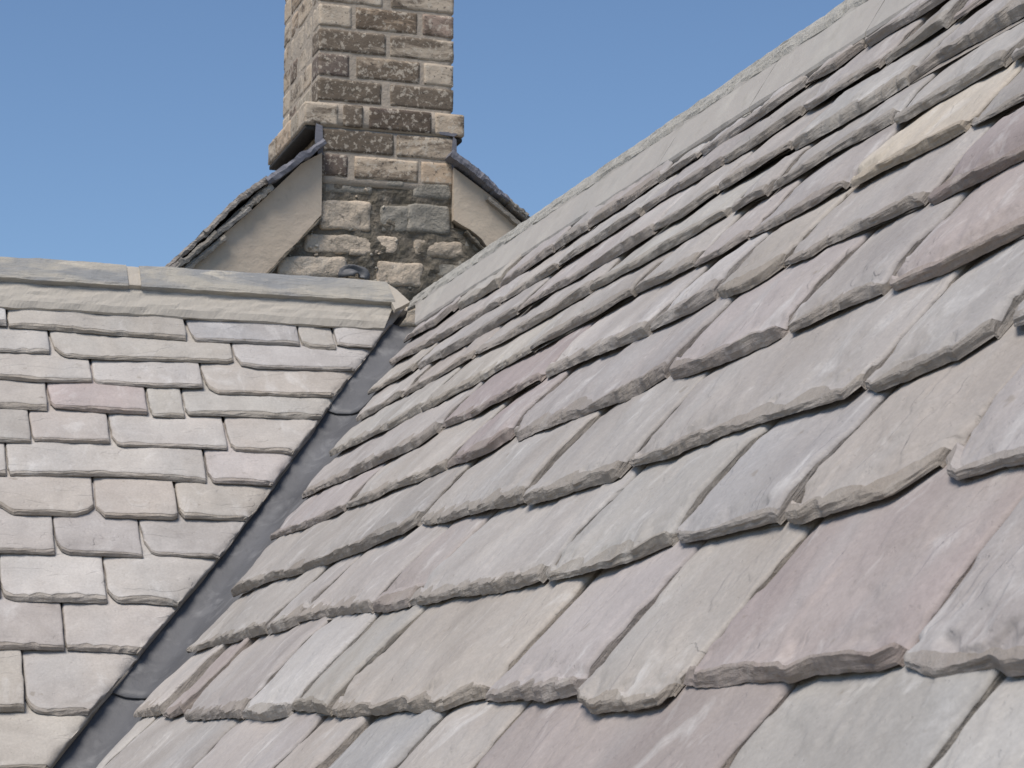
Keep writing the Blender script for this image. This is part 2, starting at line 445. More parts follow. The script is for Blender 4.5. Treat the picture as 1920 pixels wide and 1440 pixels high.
WARM_LEFT = np.array([1.0, 1.006, .995])
def build_roof(fr, parent, courses, vtops, cut, cut_side, style, lift, thick, gap=.0025):
    """courses: bottom to top, each a list of (key, [(s,v)...]); cut(v): valley side"""
    nC = len(courses)
    mins = []
    for c in courses: mins.append([(p[0][0], p[-1][0], min(q[1] for q in p)) for _, p in c])
    for ci, c in enumerate(courses):
        # settle the joints
        for i in range(len(c) - 1):
            pl, pr = c[i][1], c[i + 1][1]
            if pr[0][0] < pl[-1][0] + gap:
                m = (pr[0][0] + pl[-1][0]) / 2
                pl[-1] = (m - gap / 2, pl[-1][1]); pr[0] = (m + gap / 2, pr[0][1])
                while len(pl) > 2 and pl[-2][0] >= pl[-1][0] - .001: del pl[-2]
                while len(pr) > 2 and pr[1][0] <= pr[0][0] + .001: del pr[1]
        for i, (key, p) in enumerate(c):
            v0 = min(q[1] for q in p)
            nxt = vtops[ci]
            if ci + 1 < nC:
                ov = [m[2] for m in mins[ci + 1] if m[1] > p[0][0] + .01 and m[0] < p[-1][0] - .01]
                if ov: nxt = min(ov)
            g = max(nxt - v0, .05)
            tgl = None if i == 0 else c[i - 1][1][-1][0] + gap * rng.uniform(.8, 1.6)
            if tgl is not None and tgl > p[0][0]: tgl = None
            tgr = None
            # a fairly straight neighbour joint
            if tgl is not None and p[0][0] - tgl > .03: tgl = p[0][0] - .03
            kw = {}
            if cut_side == 'L' and i == 0: kw['sL'] = cut
            if cut_side == 'R' and i == len(c) - 1: kw['sR'] = (lambda off: (lambda v: cut(v) + off))(rng.uniform(-.004, .004))
            t = thick * rng.uniform(.88, 1.15) * (1 if g > .14 else .80)
            o_ = make_slate(fr, parent, p, g, t, tint_of(key, lift * (WARM_LEFT if style == 'A' else 1)), topgapL=tgl, topgapR=tgr, style=style, **kw)
            if key == 'Y': o_['label'] = 'pale sandy-yellow slate near the upper right edge'
            if key == 'W' and style == 'B' and ci == 2: o_['label'] = 'narrow whitish slate near the valley'

def conv(fr, c): return [(k, [on(fr, x, y) for x, y in p]) for k, p in c]

# ------------------------------------------------------------------ right roof: courses as laid, bottom to top
CB = [
 [('L',[(250,1348),(305,1343)]),('P',[(308,1345),(322,1350),(346,1341)]),('G',[(347,1351),(370,1356),(400,1353),(455,1352)]),
  ('W',[(456,1350),(495,1355),(533,1355),(543,1345)]),('T',[(545,1338),(590,1339),(622,1343)]),
  ('T',[(625,1340),(640,1348),(700,1343),(760,1337),(835,1340),(860,1330),(912,1312)]),
  ('Q',[(914,1315),(950,1320),(985,1316),(1023,1323),(1055,1313),(1086,1306)]),
  ('T',[(1082,1318),(1117,1343),(1165,1338),(1240,1330),(1270,1305)]),
  ('P',[(1272,1288),(1317,1298),(1400,1287),(1480,1283),(1520,1272),(1560,1270),(1590,1265),(1620,1268),(1688,1252)]),
  ('Q',[(1692,1246),(1715,1265),(1757,1280),(1810,1272),(1862,1260),(1890,1272),(1990,1262)])],
 [('L',[(352,1225),(366,1226),(395,1215),(433,1207),(500,1190)]),('G',[(503,1191),(530,1187),(558,1172)]),
  ('G',[(561,1170),(600,1160),(650,1153),(698,1152)]),('P',[(700,1150),(727,1153),(765,1141)]),
  ('L',[(767,1138),(820,1134),(860,1122),(920,1117),(975,1108),(1020,1095)]),
  ('L',[(1022,1084),(1037,1097),(1100,1085),(1180,1065),(1250,1047),(1266,1022)]),
  ('B',[(1268,1010),(1283,1027),(1350,1012),(1403,1000),(1465,984)]),
  ('T',[(1470,978),(1487,988),(1530,980),(1580,970),(1620,960),(1680,938),(1740,905),(1765,876)]),
  ('L',[(1770,868),(1785,895),(1803,908),(1847,897),(1890,882),(1980,868)])],
 [('G',[(438,1120),(460,1110),(500,1097),(567,1077),(640,1048),(700,1025),(757,1003),(782,983)]),
  ('G',[(784,978),(795,988),(835,983),(873,973),(920,962),(987,944)]),
  ('Q',[(989,940),(993,952),(1050,938),(1107,920),(1150,905),(1172,893)]),
  ('G',[(1173,874),(1190,879),(1273,857),(1280,850),(1403,807),(1470,790),(1530,773),(1590,757),(1622,730)]),
  ('E',[(1624,728),(1643,738),(1690,722),(1747,702),(1800,683),(1847,667),(1883,630)]),
  ('G',[(1885,598),(1905,618),(1990,600)])],
 [('Q',[(508,1013),(530,1006),(560,997),(600,982),(645,959)]),('T',[(648,956),(690,943),(723,930),(780,907),(836,881)]),
  ('P',[(838,880),(887,863),(920,850),(956,824)]),('E',[(960,815),(970,830),(1030,808),(1087,787),(1187,750),(1250,711)]),
  ('Q',[(1252,706),(1260,714),(1280,710),(1347,688),(1400,668),(1440,650),(1471,632)]),
  ('G',[(1474,620),(1488,632),(1530,612),(1580,587),(1630,565),(1661,550)]),
  ('P',[(1664,538),(1682,549),(1730,532),(1780,513),(1847,478),(1925,440),(1990,418)])],
 [('Q',[(567,937),(600,922),(643,905),(720,870),(785,840),(822,812)]),('P',[(825,806),(850,797),(880,787),(925,762),(970,738),(1016,713)]),
  ('L',[(1018,705),(1025,710),(1085,685),(1140,662),(1218,630)]),('W',[(1220,626),(1260,608),(1315,578),(1341,561)]),
  ('T',[(1345,556),(1360,563),(1407,547),(1440,525),(1468,500)]),('Q',[(1470,500),(1527,483),(1547,467),(1600,445),(1673,413),(1735,384)]),
  ('P',[(1740,383),(1750,388),(1790,365),(1847,340),(1920,303),(1990,270)])],
 [('G',[(616,855),(632,854),(693,823),(730,810),(788,774)]),('T',[(791,773),(820,763),(868,733),(925,702),(998,662)]),
  ('G',[(1000,660),(1022,648),(1067,622),(1133,588),(1188,555)]),('Q',[(1190,552),(1225,536),(1265,523),(1300,503)]),
  ('Q',[(1304,500),(1310,504),(1357,482),(1403,449)]),('G',[(1406,446),(1412,450),(1480,417),(1535,385),(1585,354)]),
  ('Y',[(1588,350),(1597,357),(1650,330),(1713,301),(1780,265),(1812,246)]),('G',[(1815,240),(1828,243),(1870,225),(1920,200),(1990,165)])],
 [('L',[(668,791),(680,787),(715,768),(753,745)]),('T',[(755,743),(782,732),(820,713),(885,673)]),
  ('G',[(888,668),(900,668),(943,647),(983,622),(1030,593),(1103,549)]),('E',[(1106,546),(1140,532),(1200,502),(1240,478),(1302,442),(1366,404)]),
  ('G',[(1369,396),(1375,403),(1410,382),(1441,368)]),('G',[(1444,364),(1500,332),(1563,297),(1600,273),(1671,231)]),
  ('E',[(1674,224),(1682,235),(1702,230),(1727,213),(1800,173),(1890,123)]),('B',[(1893,112),(1903,120),(1925,110),(1990,78)])],
 [('T',[(688,738),(702,738),(720,725),(743,717),(776,694)]),('G',[(779,688),(785,692),(807,682),(833,670),(895,637),(968,590)]),
  ('Q',[(971,588),(1023,557),(1080,529),(1150,488),(1223,439)]),('L',[(1226,437),(1240,432),(1280,410),(1327,383),(1343,361)]),
  ('G',[(1346,357),(1353,358),(1393,337),(1440,308),(1482,282)]),('E',[(1485,278),(1493,284),(1563,247),(1610,220),(1660,190),(1700,160)]),
  ('G',[(1703,158),(1757,117),(1845,72),(1897,43),(1990,0)])],
 [('G',[(728,682),(732,685),(773,664),(790,655),(837,633),(890,603),(936,573)]),('G',[(939,571),(983,545),(1030,517),(1045,505)]),
  ('L',[(1048,502),(1090,477),(1147,440),(1203,402)]),('G',[(1205,396),(1212,397),(1260,370),(1310,340),(1352,312)]),
  ('D',[(1356,308),(1366,308),(1410,280),(1480,242),(1500,215)]),('Q',[(1506,206),(1520,207),(1590,167),(1653,126)]),
  ('D',[(1656,120),(1664,124),(1713,93),(1780,50)]),('P',[(1783,40),(1790,42),(1813,30),(1853,0),(1980,-75)])],
 [('Q',[(755,642),(783,628),(815,615),(837,600),(853,580)]),('T',[(855,572),(860,582),(890,565),(936,541)]),
  ('G',[(939,540),(983,514),(1036,474)]),('E',[(1039,472),(1070,455),(1103,434)]),('Q',[(1106,432),(1150,402),(1200,370),(1233,345)]),
  ('G',[(1236,343),(1268,322),(1310,294)]),('W',[(1313,288),(1322,292),(1400,240),(1450,207),(1505,162)]),
  ('Q',[(1508,160),(1567,133),(1618,88)]),('B',[(1622,82),(1632,88),(1690,52),(1727,33),(1773,0),(1850,-50),(1960,-120)])],
]
roofB = empty('slate_roof', W(FRB, 0, -.9), 'long right-hand roof slope of grey and pinkish riven stone slates rising to the pale smooth ridge', 'roof', 'stone slate roof slopes')
coursesB = [conv(FRB, c) for c in CB]
tipsB = sorted([c[0][1][0] for c in coursesB], key=lambda q: q[1])
tv = np.array([q[1] for q in tipsB]); ts = np.array([q[0] for q in tipsB])
kB = np.polyfit(tv, ts, 1)
def cutB(v):
    v = np.asarray(v, float)
    base = np.interp(v, tv, ts)
    base = np.where(v < tv[0], ts[0] + (v - tv[0]) * kB[0], base)
    base = np.where(v > tv[-1], ts[-1] + (v - tv[-1]) * kB[0], base)
    return base + .002 * fbm(v * 25, v * 0, 3, 3)
# courses below the frame, carried on in the same gauge
j0 = [on(FRB, x, y)[0] for x, y in ((240,1400),(392,1410),(560,1390),(662,1370),(790,1390),(925,1385),(1415,1362),(1805,1355))]
def plain_course(fr, v, joints, keys, rag=.006):
    out = []
    for i in range(len(joints) - 1):
        a, b = joints[i], joints[i + 1]
        m = max(2, int((b - a) / .08))
        out.append((keys[i % len(keys)], [(a + (b - a) * k / m, v + rng.uniform(-rag, rag)) for k in range(m + 1)]))
    return out
vB0 = -.735
sEnd = on(FRB, 1990, 1262)[0]
cB0 = plain_course(FRB, vB0, [float(cutB(vB0))] + j0 + [sEnd + .35], ['L','G','Q','T','B','T','P','E','L','P'])
cBm = plain_course(FRB, -.96, [float(cutB(-.96))] + list(np.arange(float(cutB(-.96)) + .4, sEnd + .3, .42)) + [sEnd + .5], ['G','T','L','Q','P','E'])
for c in coursesB:                       # a further slate beyond the right of the picture
    s1, v1 = c[-1][1][-1]
    c.append((rng.choice(list('GTLQP')), [(s1 + .004, v1), (s1 + .2, v1 + .002), (s1 + .42, v1)]))
coursesB = [cBm, cB0] + coursesB
vtB = [None] * (len(coursesB) - 1) + [.99]
for i in range(len(coursesB) - 1): vtB[i] = np.mean([q[1] for _, p in coursesB[i + 1] for q in p])
build_roof(FRB, roofB, coursesB, vtB, cutB, 'L', 'B', .885, .0195, gap=.005)

# ------------------------------------------------------------------ left roof
CA = [
 [('T',[(-160,1330),(0,1335),(47,1335)]),('L',[(48,1310),(55,1328),(68,1338),(110,1343),(167,1343)])],
 [('Q',[(-120,1214),(0,1220),(121,1221)]),('L',[(124,1210),(126,1219),(180,1223),(262,1228)])],
 [('Q',[(-150,1118),(0,1122)]),('W',[(3,1100),(8,1120),(30,1130),(120,1131),(200,1133)]),('L',[(204,1110),(210,1122),(222,1133),(333,1138)])],
 [('Q',[(-90,1033),(0,1038),(103,1042)]),('E',[(108,1020),(115,1033),(128,1041),(200,1044),(267,1048)]),('B',[(276,1018),(284,1037),(295,1043),(408,1048)])],
 [('T',[(-60,935),(0,950),(24,967),(142,970),(165,962),(177,952)]),('T',[(181,955),(196,971),(260,974),(325,977),(333,972)]),('T',[(338,960),(345,973),(459,978)])],
 [('L',[(-120,888),(12,894)]),('L',[(15,880),(19,894),(150,894),(267,898),(387,907)]),('Q',[(392,890),(398,907),(508,913)])],
 [('L',[(-100,826),(0,830),(57,832)]),('T',[(61,818),(64,828),(130,831),(206,833)]),('L',[(211,820),(218,835),(230,839),(330,841),(426,845)]),('T',[(434,838),(440,846),(455,849),(550,853)])],
 [('T',[(-80,762),(0,767),(89,772)]),('P',[(96,757),(102,767),(200,776),(277,778)]),('T',[(282,770),(287,783),(346,786)]),('L',[(348,770),(353,780),(467,784),(530,787),(600,786)])],
 [('T',[(-60,706),(0,712),(67,717),(172,719)]),('L',[(177,713),(182,720),(283,728),(380,729)]),('T',[(388,715),(393,728),(408,740),(500,743),(560,746),(624,745)])],
 [('L',[(-110,656),(0,662),(93,664)]),('T',[(108,655),(117,667),(127,673),(207,677),(333,679),(425,682),(438,678)]),('W',[(444,672),(452,687),(483,693),(640,697),(664,696)])],
 [('L',[(-90,606),(12,614)]),('T',[(15,600),(17,614),(100,620),(217,630),(350,641)]),('B',[(362,632),(367,642),(467,645),(563,650)]),('T',[(567,647),(583,655),(630,657)]),('L',[(632,648),(652,653),(695,655)])],
]
roofA = empty('slate_roof', W(FRA, -.3, -.9), 'left-hand roof slope of pale beige stone slates in level courses below the blue-grey ridge stones', 'roof', 'stone slate roof slopes')
coursesA = [conv(FRA, c) for c in CA]
rimA = sorted([c[-1][1][-1] for c in coursesA], key=lambda q: q[1])
av = np.array([q[1] for q in rimA]); as_ = np.array([q[0] for q in rimA])
kA = np.polyfit(av, as_, 1)
def cutA(v):
    v = np.asarray(v, float)
    base = np.interp(v, av, as_)
    base = np.where(v < av[0], as_[0] + (v - av[0]) * kA[0], base)
    base = np.where(v > av[-1], as_[-1] + (v - av[-1]) * kA[0], base)
    return base + .003 * fbm(v * 30, v * 0, 5, 3) + .002 * fbm(v * 120, v * 0, 9, 2)
for c in coursesA:
    s1, v1 = c[0][1][0]
    c.insert(0, (rng.choice(list('LTQW')), [(s1 - .42, v1 - .002), (s1 - .2, v1 + .002), (s1 - .005, v1)]))
sl = coursesA[0][0][1][0][0]
vA12 = on(FRA, 95, 1447)[1]
cA12 = plain_course(FRA, vA12, [sl, -.66, float(cutA(vA12))], ['Q', 'T', 'L'], .003)
cA13 = plain_course(FRA, vA12 - .2, [sl, sl + .45, float(cutA(vA12 - .2))], ['Q', 'T', 'L'], .003)
coursesA = [cA13, cA12] + coursesA
vtA = [None] * (len(coursesA) - 1) + [.965]
for i in range(len(coursesA) - 1): vtA[i] = np.mean([q[1] for _, p in coursesA[i + 1] for q in p])
build_roof(FRA, roofA, coursesA, vtA, cutA, 'R', 'A', 1.05, .0155, gap=.0045)

# ------------------------------------------------------------------ decks, fall-away walls
def prism(name, fr, poly_sv, h0, h1, mat, parent):
    n = len(poly_sv)
    v = [W(fr, s, q, h1) for s, q in poly_sv] + [W(fr, s, q, h0) for s, q in poly_sv]
    f = [list(range(n)), list(range(2 * n - 1, n - 1, -1))] + [[i, i + n, (i + 1) % n + n, (i + 1) % n] for i in range(n)]
    return mesh_obj(name, v, f, mat, parent)
vlo, vhi = -1.15, 1.10
prism('roof_deck', FRB, [(-vlo*0+float(cutB(vlo)), vlo), (sEnd + .75, vlo), (sEnd + .75, vhi), (float(cutB(vhi)), vhi)], -.085, -.06, M_DECK_AND_SHADE, roofB)
prism('roof_deck', FRA, [(sl - .3, vlo), (float(cutA(vlo)), vlo), (float(cutA(vhi)), vhi), (sl - .3, vhi)], -.085, -.06, M_DECK_AND_SHADE, roofA)

# ------------------------------------------------------------------ lead valley gutter
vd = np.array([1, 1, TAN]); vlen = np.linalg.norm(vd); vd = vd / vlen
nA, nB = FRA['n'], FRB['n']
wA = np.cross(vd, nA); wA = wA if wA[0] < 0 else -wA      # away from the valley line on the left slope
wB = np.cross(nB, vd); wB = wB if wB[1] < 0 else -wB
valley = empty('lead_valley_gutter', V0 - vd * 1.2, 'grey lead-lined valley running down between the two slate roof slopes', 'gutter')
LOW = -.030
# line where both lowered planes meet
A2 = np.array([nA, nB, vd]); base = np.linalg.solve(A2, np.array([(V0 @ nA) + LOW, (V0 @ nB) + LOW, V0 @ vd]))
def lead_sheet(t0, t1, lift):
    vs, fs = [], []
    nx, ny = 26, int((t1 - t0) / .03) + 2
    for j in range(ny):
        tt_ = t0 + (t1 - t0) * j / (ny - 1)
        for i in range(nx):
            q = -1 + 2 * i / (nx - 1); wdt = .24
            d = abs(q) * wdt
            p = base + vd * tt_ + (wA if q < 0 else wB) * d
            nn = nA if q < 0 else nB
            rnd = (.018) * math.exp(-(d / .035) ** 2)            # softly dished bottom
            wob = .0020 * float(fbm(tt_ * 6 + q * 3, q * 4, 31, 3))
            p = p + np.array([0, 0, 1]) * rnd + nn * (wob + lift + (.003 if j < 1 else 0))
            vs.append(p)
    for j in range(ny - 1):
        for i in range(nx - 1): a = j * nx + i; fs.append([a, a + 1, a + nx + 1, a + nx])
    o = mesh_obj('lead_sheet', vs, fs, M_LEAD, valley, smooth=True)
    md = o.modifiers.new('thick', 'SOLIDIFY'); md.thickness = .004; md.offset = 0
    return o
def along_valley(x, y):
    P = hit(x, y, base, nA); return (P - base) @ vd
tj1 = along_valley(238, 1316); tj2 = along_valley(640, 788)
lead_sheet(-1.7, tj1 + .06, .000); lead_sheet(tj1, tj2 + .06, .005); lead_sheet(tj2, 1.13, .010)

# ------------------------------------------------------------------ ridge of the left roof
def loft(name, fr, prof, s0, s1, mat, parent, n=40, amp=.0015, seed=1, end_l=None, end_r=None, smooth=False):
    """prof: (v,h) points; extruded along s with a little unevenness"""
    vs, fs = [], []
    m = len(prof)
    for i in range(n + 1):
        q = i / n
        for k, (v, h) in enumerate(prof):
            a = s0 + (end_l[k] if end_l else 0); b = s1 + (end_r[k] if end_r else 0)
            s = a + (b - a) * q
            d1 = amp * float(fbm(s * 18 + k * 5, k * 1.7, seed, 4)); d2 = amp * float(fbm(s * 22 + k * 3, k * 2.1 + 9, seed + 4, 4))
            vs.append(W(fr, s, v + d1, h + d2))
    for i in range(n):
        for k in range(m):
            a = i * m + k; b = i * m + (k + 1) % m
            fs.append([a, a + m, b + m, b])
    fs.append(list(range(m))[::-1]); fs.append([n * m + k for k in range(m)])
    return mesh_obj(name, vs, fs, mat, parent, smooth=smooth)

def dense(prof, step):
    out = []
    for i in range(len(prof)):
        a, b = prof[i], prof[(i + 1) % len(prof)]
        k = max(1, int(math.dist(a, b) / step)) if i < len(prof) - 1 else 1
        for j in range(k): out.append((a[0] + (b[0] - a[0]) * j / k, a[1] + (b[1] - a[1]) * j / k))
    return out

HR = .046
crestA = [on(FRA, x, y, HR) for x, y in ((0, 480), (313, 498), (723, 528))]
footA = [on(FRA, x, y, HR - .03) for x, y in ((0, 528), (417, 560), (740, 584))]
vcA = float(np.mean([q[1] for q in crestA])); vfA = float(np.mean([q[1] for q in footA]))
bandA = [on(FRA, x, y, .018) for x, y in ((67, 573), (290, 588), (457, 596), (700, 614))]
vbA = float(np.mean([q[1] for q in bandA]))
# the far wing mirrors the near one: in (v,h) of the near slope a drop of the far slope
def mirrored(vc, hc, d, drop):
    # point on the far slope: go d down the far side from the crest, drop below it
    # far slope direction in world: (+Y,-Z); expressed in v,n of the near slope
    a = CT * CT - ST * ST; b = -2 * CT * ST
    return (vc + d * a + drop * 0, hc + d * b)
fw = mirrored(vcA, HR, .13, 0)
profA = dense([(vfA, HR - .026), (vfA - .002, HR - .003), (vfA + .006, HR), (vfA + .05, HR + .001), (vcA - .010, HR + .001), (vcA, HR - .002), fw, (fw[0] - .03, fw[1] - .02), (vcA - .03, HR - .045)], .02)
sJ1 = on(FRA, 240, 525, HR)[0]; sJ2 = on(FRA, 264, 527, HR)[0]
sRe = on(FRA, 738, 584, HR - .03)[0]
sCe = on(FRA, 724, 528, HR)[0]
er = [(sCe - sRe) * min(1, max(0, (v - vfA) / (vcA - vfA))) for v, h in profA]
loft('ridge_stone', FRA, profA, sJ2 + .001, sRe, M_RIDGE_A, roofA, 70, .0035, 3, end_r=er)
loft('ridge_stone', FRA, profA, sJ1 - .95, sJ1, M_RIDGE_A, roofA, 80, .0035, 8)
profJ = dense([(vfA + .002, HR - .036), (vfA + .003, HR - .006), (vfA + .008, HR - .004), (vcA - .010, HR - .003), (vcA - .004, HR - .006), fw, (fw[0] - .03, fw[1] - .02), (vcA - .03, HR - .045)], .02)
loft('ridge_joint_mortar', FRA, profJ, sJ1 - .004, sJ2 + .005, M_WHITE, roofA, 6, .003, 5)
profB_ = dense([(vbA, .002), (vbA + .001, .011), (vbA + .02, .020), (vfA + .012, HR - .019), (vfA + .05, HR - .020), (vfA + .05, -.02), (vbA + .03, -.02)], .012)
sBe = on(FRA, 744, 604, .02)[0]
erb = [(.035) * min(1.6, max(0, (v - vbA) / .08)) - .004 for v, h in profB_]
loft('bedding_mortar', FRA, profB_, sJ1 - .95, sBe - .035, M_BAND_A, roofA, 160, .0045, 12, end_r=erb)

# ------------------------------------------------------------------ ridge of the right roof
HB = .034
crB = [on(FRB, x, y, HB) for x, y in ((790, 545), (880, 487), (1040, 388), (1260, 230), (1400, 127), (1588, 0))]
vcB = float(np.mean([q[1] for q in crB]))
ftB = [on(FRB, x, y, .012) for x, y in ((800, 598), (923, 520), (1052, 435), (1200, 336), (1383, 213), (1547, 100))]
vfB = float(np.mean([q[1] for q in ftB]))
shB = [on(FRB, x, y, HB - .004) for x, y in ((880, 507), (1160, 318), (1302, 215), (1567, 30))]
vsB = float(np.mean([q[1] for q in shB]))
sFar = crB[0][0]                                  # far end at the crest
sFarFoot = on(FRB, 757, 632, .012)[0]
sNear = crB[-1][0] + 1.1
fwB = mirrored(vcB, HB - .004, .16, 0)
prof = dense([(vfB, -.01), (vfB + .001, .0085), (vfB + .006, .0135), (vfB + .03, .017), (vsB, HB - .006), (vsB + .012, HB - .001), (vcB - .008, HB + .003), (vcB, HB - .002), fwB, (fwB[0] - .03, fwB[1] - .02), (vcB - .05, -.01)], .02)
def endB(v, h):
    q = min(1, max(0, (v - vfB) / (vcB - vfB)))
    return (sFarFoot - sFar) * (1 - q)
sJb = on(FRB, 1216, 294, .04)[0]
span = [(sFar, sJb - .0015), (sJb + .0015, sJb + .46), (sJb + .463, sJb + .93), (sJb + .934, sJb + 1.39), (sJb + 1.393, sNear)]
print('ridge', sFar, sJb, sNear)
for i, (a, b) in enumerate(span):
    el = [endB(v, h) for v, h in prof] if i == 0 else None
    loft('ridge_stone', FRB, prof, a, b, M_RIDGE_B, roofB, int((b - a) / .02), .0012, 20 + i, end_l=el)
    # weathered crest mortar, slightly proud along the very top
crp = dense([(vsB + .002, HB - .010), (vsB + .003, HB - .004), (vsB + .012, HB + .0010), (vcB - .010, HB + .0055), (vcB + .001, HB + .002), mirrored(vcB, HB + .002, .05, 0), (vcB - .01, HB - .03)], .006)
loft('crest_mortar', FRB, crp, sFar + .008, sNear, M_CREST_B, roofB, 260, .0042, 41)
# crumbs of mortar squeezed out between the ridge and the top slates
def rough_box(cx, d, seed, res=.012, amp=.0016, rnd=.004, freq=40):
    dx, dy, dz = d
    nx, ny, nz = [max(2, min(26, int(q / res))) for q in d]
    vs, fs, ix = [], [], {}
    def vid(i, j, k):
        if (i, j, k) not in ix: ix[(i, j, k)] = len(vs); vs.append((i / nx - .5, j / ny - .5, k / nz - .5))
        return ix[(i, j, k)]
    for i in range(nx):
        for j in range(ny):
            fs.append([vid(i, j, 0), vid(i, j + 1, 0), vid(i + 1, j + 1, 0), vid(i + 1, j, 0)])
            fs.append([vid(i, j, nz), vid(i + 1, j, nz), vid(i + 1, j + 1, nz), vid(i, j + 1, nz)])
    for i in range(nx):
        for k in range(nz):
            fs.append([vid(i, 0, k), vid(i + 1, 0, k), vid(i + 1, 0, k + 1), vid(i, 0, k + 1)])
            fs.append([vid(i, ny, k), vid(i, ny, k + 1), vid(i + 1, ny, k + 1), vid(i + 1, ny, k)])
    for j in range(ny):
        for k in range(nz):
            fs.append([vid(0, j, k), vid(0, j, k + 1), vid(0, j + 1, k + 1), vid(0, j + 1, k)])
            fs.append([vid(nx, j, k), vid(nx, j + 1, k), vid(nx, j + 1, k + 1), vid(nx, j, k + 1)])
    P = np.array(vs) * np.array([dx, dy, dz])
    half = np.array([dx, dy, dz]) / 2
    inner = np.maximum(half - rnd, half * .3)
    q = np.clip(P, -inner, inner); dl = P - q
    L = np.linalg.norm(dl, axis=1, keepdims=True)
    P = np.where(L > 1e-9, q + dl / np.maximum(L, 1e-9) * np.minimum(L, rnd), P)
    nv = P / half; nv = np.sign(nv) * np.abs(nv) ** 4; nv /= np.maximum(np.linalg.norm(nv, axis=1, keepdims=True), 1e-9)
    P = P + nv * (amp * noise3(P + seed * 1.3, freq, seed))[:, None]
    return P, fs
for k in range(8):
    s = sFarFoot + .12 + (sNear - sFarFoot - .5) * (k + rng.uniform(.1, .9)) / 8
    P, fs = rough_box(0, (rng.uniform(.02, .05), rng.uniform(.004, .007), .005), k, .004, .003, .004, 120)
    o = mesh_obj('mortar_crumb', P, fs, M_CREST_B, roofB, frame_matrix(FRB, s, vfB + rng.uniform(-.004, .002), .004), smooth=True)

# white mitre mortar between the two ridges
def quad3(pts, name, mat, parent, th, n):
    """thick sheet through 3-D points, thickness th along n"""
    n = np.array(n, float); n /= np.linalg.norm(n)
    m = len(pts); v = [np.array(p) for p in pts] + [np.array(p) - n * th for p in pts]
    f = [list(range(m)), list(range(2 * m - 1, m - 1, -1))] + [[i, i + m, (i + 1) % m + m, (i + 1) % m] for i in range(m)]
    o = mesh_obj(name, v, f, mat, parent)
    return o
mw = [W(FRA, *on(FRA, x, y, HR - .004), HR - .004) for x, y in ((723, 529), (730, 558), (741, 580), (752, 575), (769, 566), (744, 543))]
quad3(mw, 'mitre_mortar', M_WHITE, roofA, .014, nA)

# ------------------------------------------------------------------ chimney
ZC = 7.12
pc = CAM + ray(597, 130) * ZC
YC = pc[1]                                        # front face of the stack
nY = np.array([0, 1.0, 0]); Pf = np.array([0, YC, 0])
def front(x, y, dy=0.0): return hit(x, y, Pf + nY * dy, nY)
xl = front(597, 100)[0]; xr = front(849, 100)[0]
sidep = hit(531, 100, np.array([xl, 0, 0]), np.array([1.0, 0, 0]))
DEP = sidep[1] - YC
zrow = [front(600, y)[2] for y in (331, 280, 233, 184, 137, 90, 45)]
ch_h = float(np.mean(-np.diff(zrow[::-1])))
z1 = front(603, 331)[2]
pitchz = (front(600, 3)[2] - z1) / 7.0
chim = empty('brick_chimney', (xl + (xr - xl) / 2, YC + DEP / 2, z1), 'square weathered brick chimney stack with soot-blackened bricks against the blue sky', 'chimney')
BC = dict(b=(.50, .405, .30), s=(.47, .395, .305), d=(.13, .10, .085), o=(.47, .36, .255), g=(.36, .31, .24), r=(.30, .225, .18))
rowsF = [ # x extents in picture columns /3 - 480 frame, colour, soot
 [(375, 522, 'd', .25), (560, 917, 'b', .45), (935, 1115, 'o', .2)],
 [(375, 780, 'g', .85), (795, 1118, 'b', .45)],
 [(275, 462, 's', .25), (490, 600, 's', .6), (635, 987, 'd', .5), (1010, 1172, 'b', .3)],
 [(350, 706, 'g', .78), (755, 1112, 's', .7)],
 [(350, 522, 'd', .3), (562, 920, 'b', .62), (945, 1112, 's', .3)],
 [(350, 728, 's', .55), (750, 1112, 's', .5)],
 [(350, 532, 's', .3), (558, 905, 'o', .62), (935, 1112, 'r', .35)],
 [(350, 706, 's', .5), (755, 1112, 's', .4)],
 [(350, 522, 'b', .5), (562, 920, 'g', .6), (945, 1112, 's', .3)],
 [(350, 728, 's', .55), (750, 1112, 'b', .4)],
 [(350, 532, 'r', .4), (558, 905, 's', .5), (935, 1112, 's', .35)],
 [(350, 706, 'g', .6), (755, 1112, 's', .4)],
 [(350, 522, 'd', .4), (562, 920, 's', .5), (945, 1112, 'b', .3)],
]
JN = .010
def X3(c): return front(480 + c / 3, 200)[0]
def add_brick(x0, x1, y0, y1, z0, z1_, key, soot, k, parent=chim):
    P, fs = rough_box(0, (x1 - x0, y1 - y0, z1_ - z0), k * .7, .0085, .0024, .0035, 42)
    o = mesh_obj('brick', P, fs, M_BRICK, parent, Matrix.Translation(((x0 + x1) / 2 + rng.uniform(-.0008, .0008), (y0 + y1) / 2 + rng.uniform(-.001, .001), (z0 + z1_) / 2)), smooth=True)
    c = np.array(BC[key]) * rng.uniform(.92, 1.08)
    o.color = (*c.tolist(), soot)
bk = 0
xl2 = X3(375); xr2 = X3(1115)
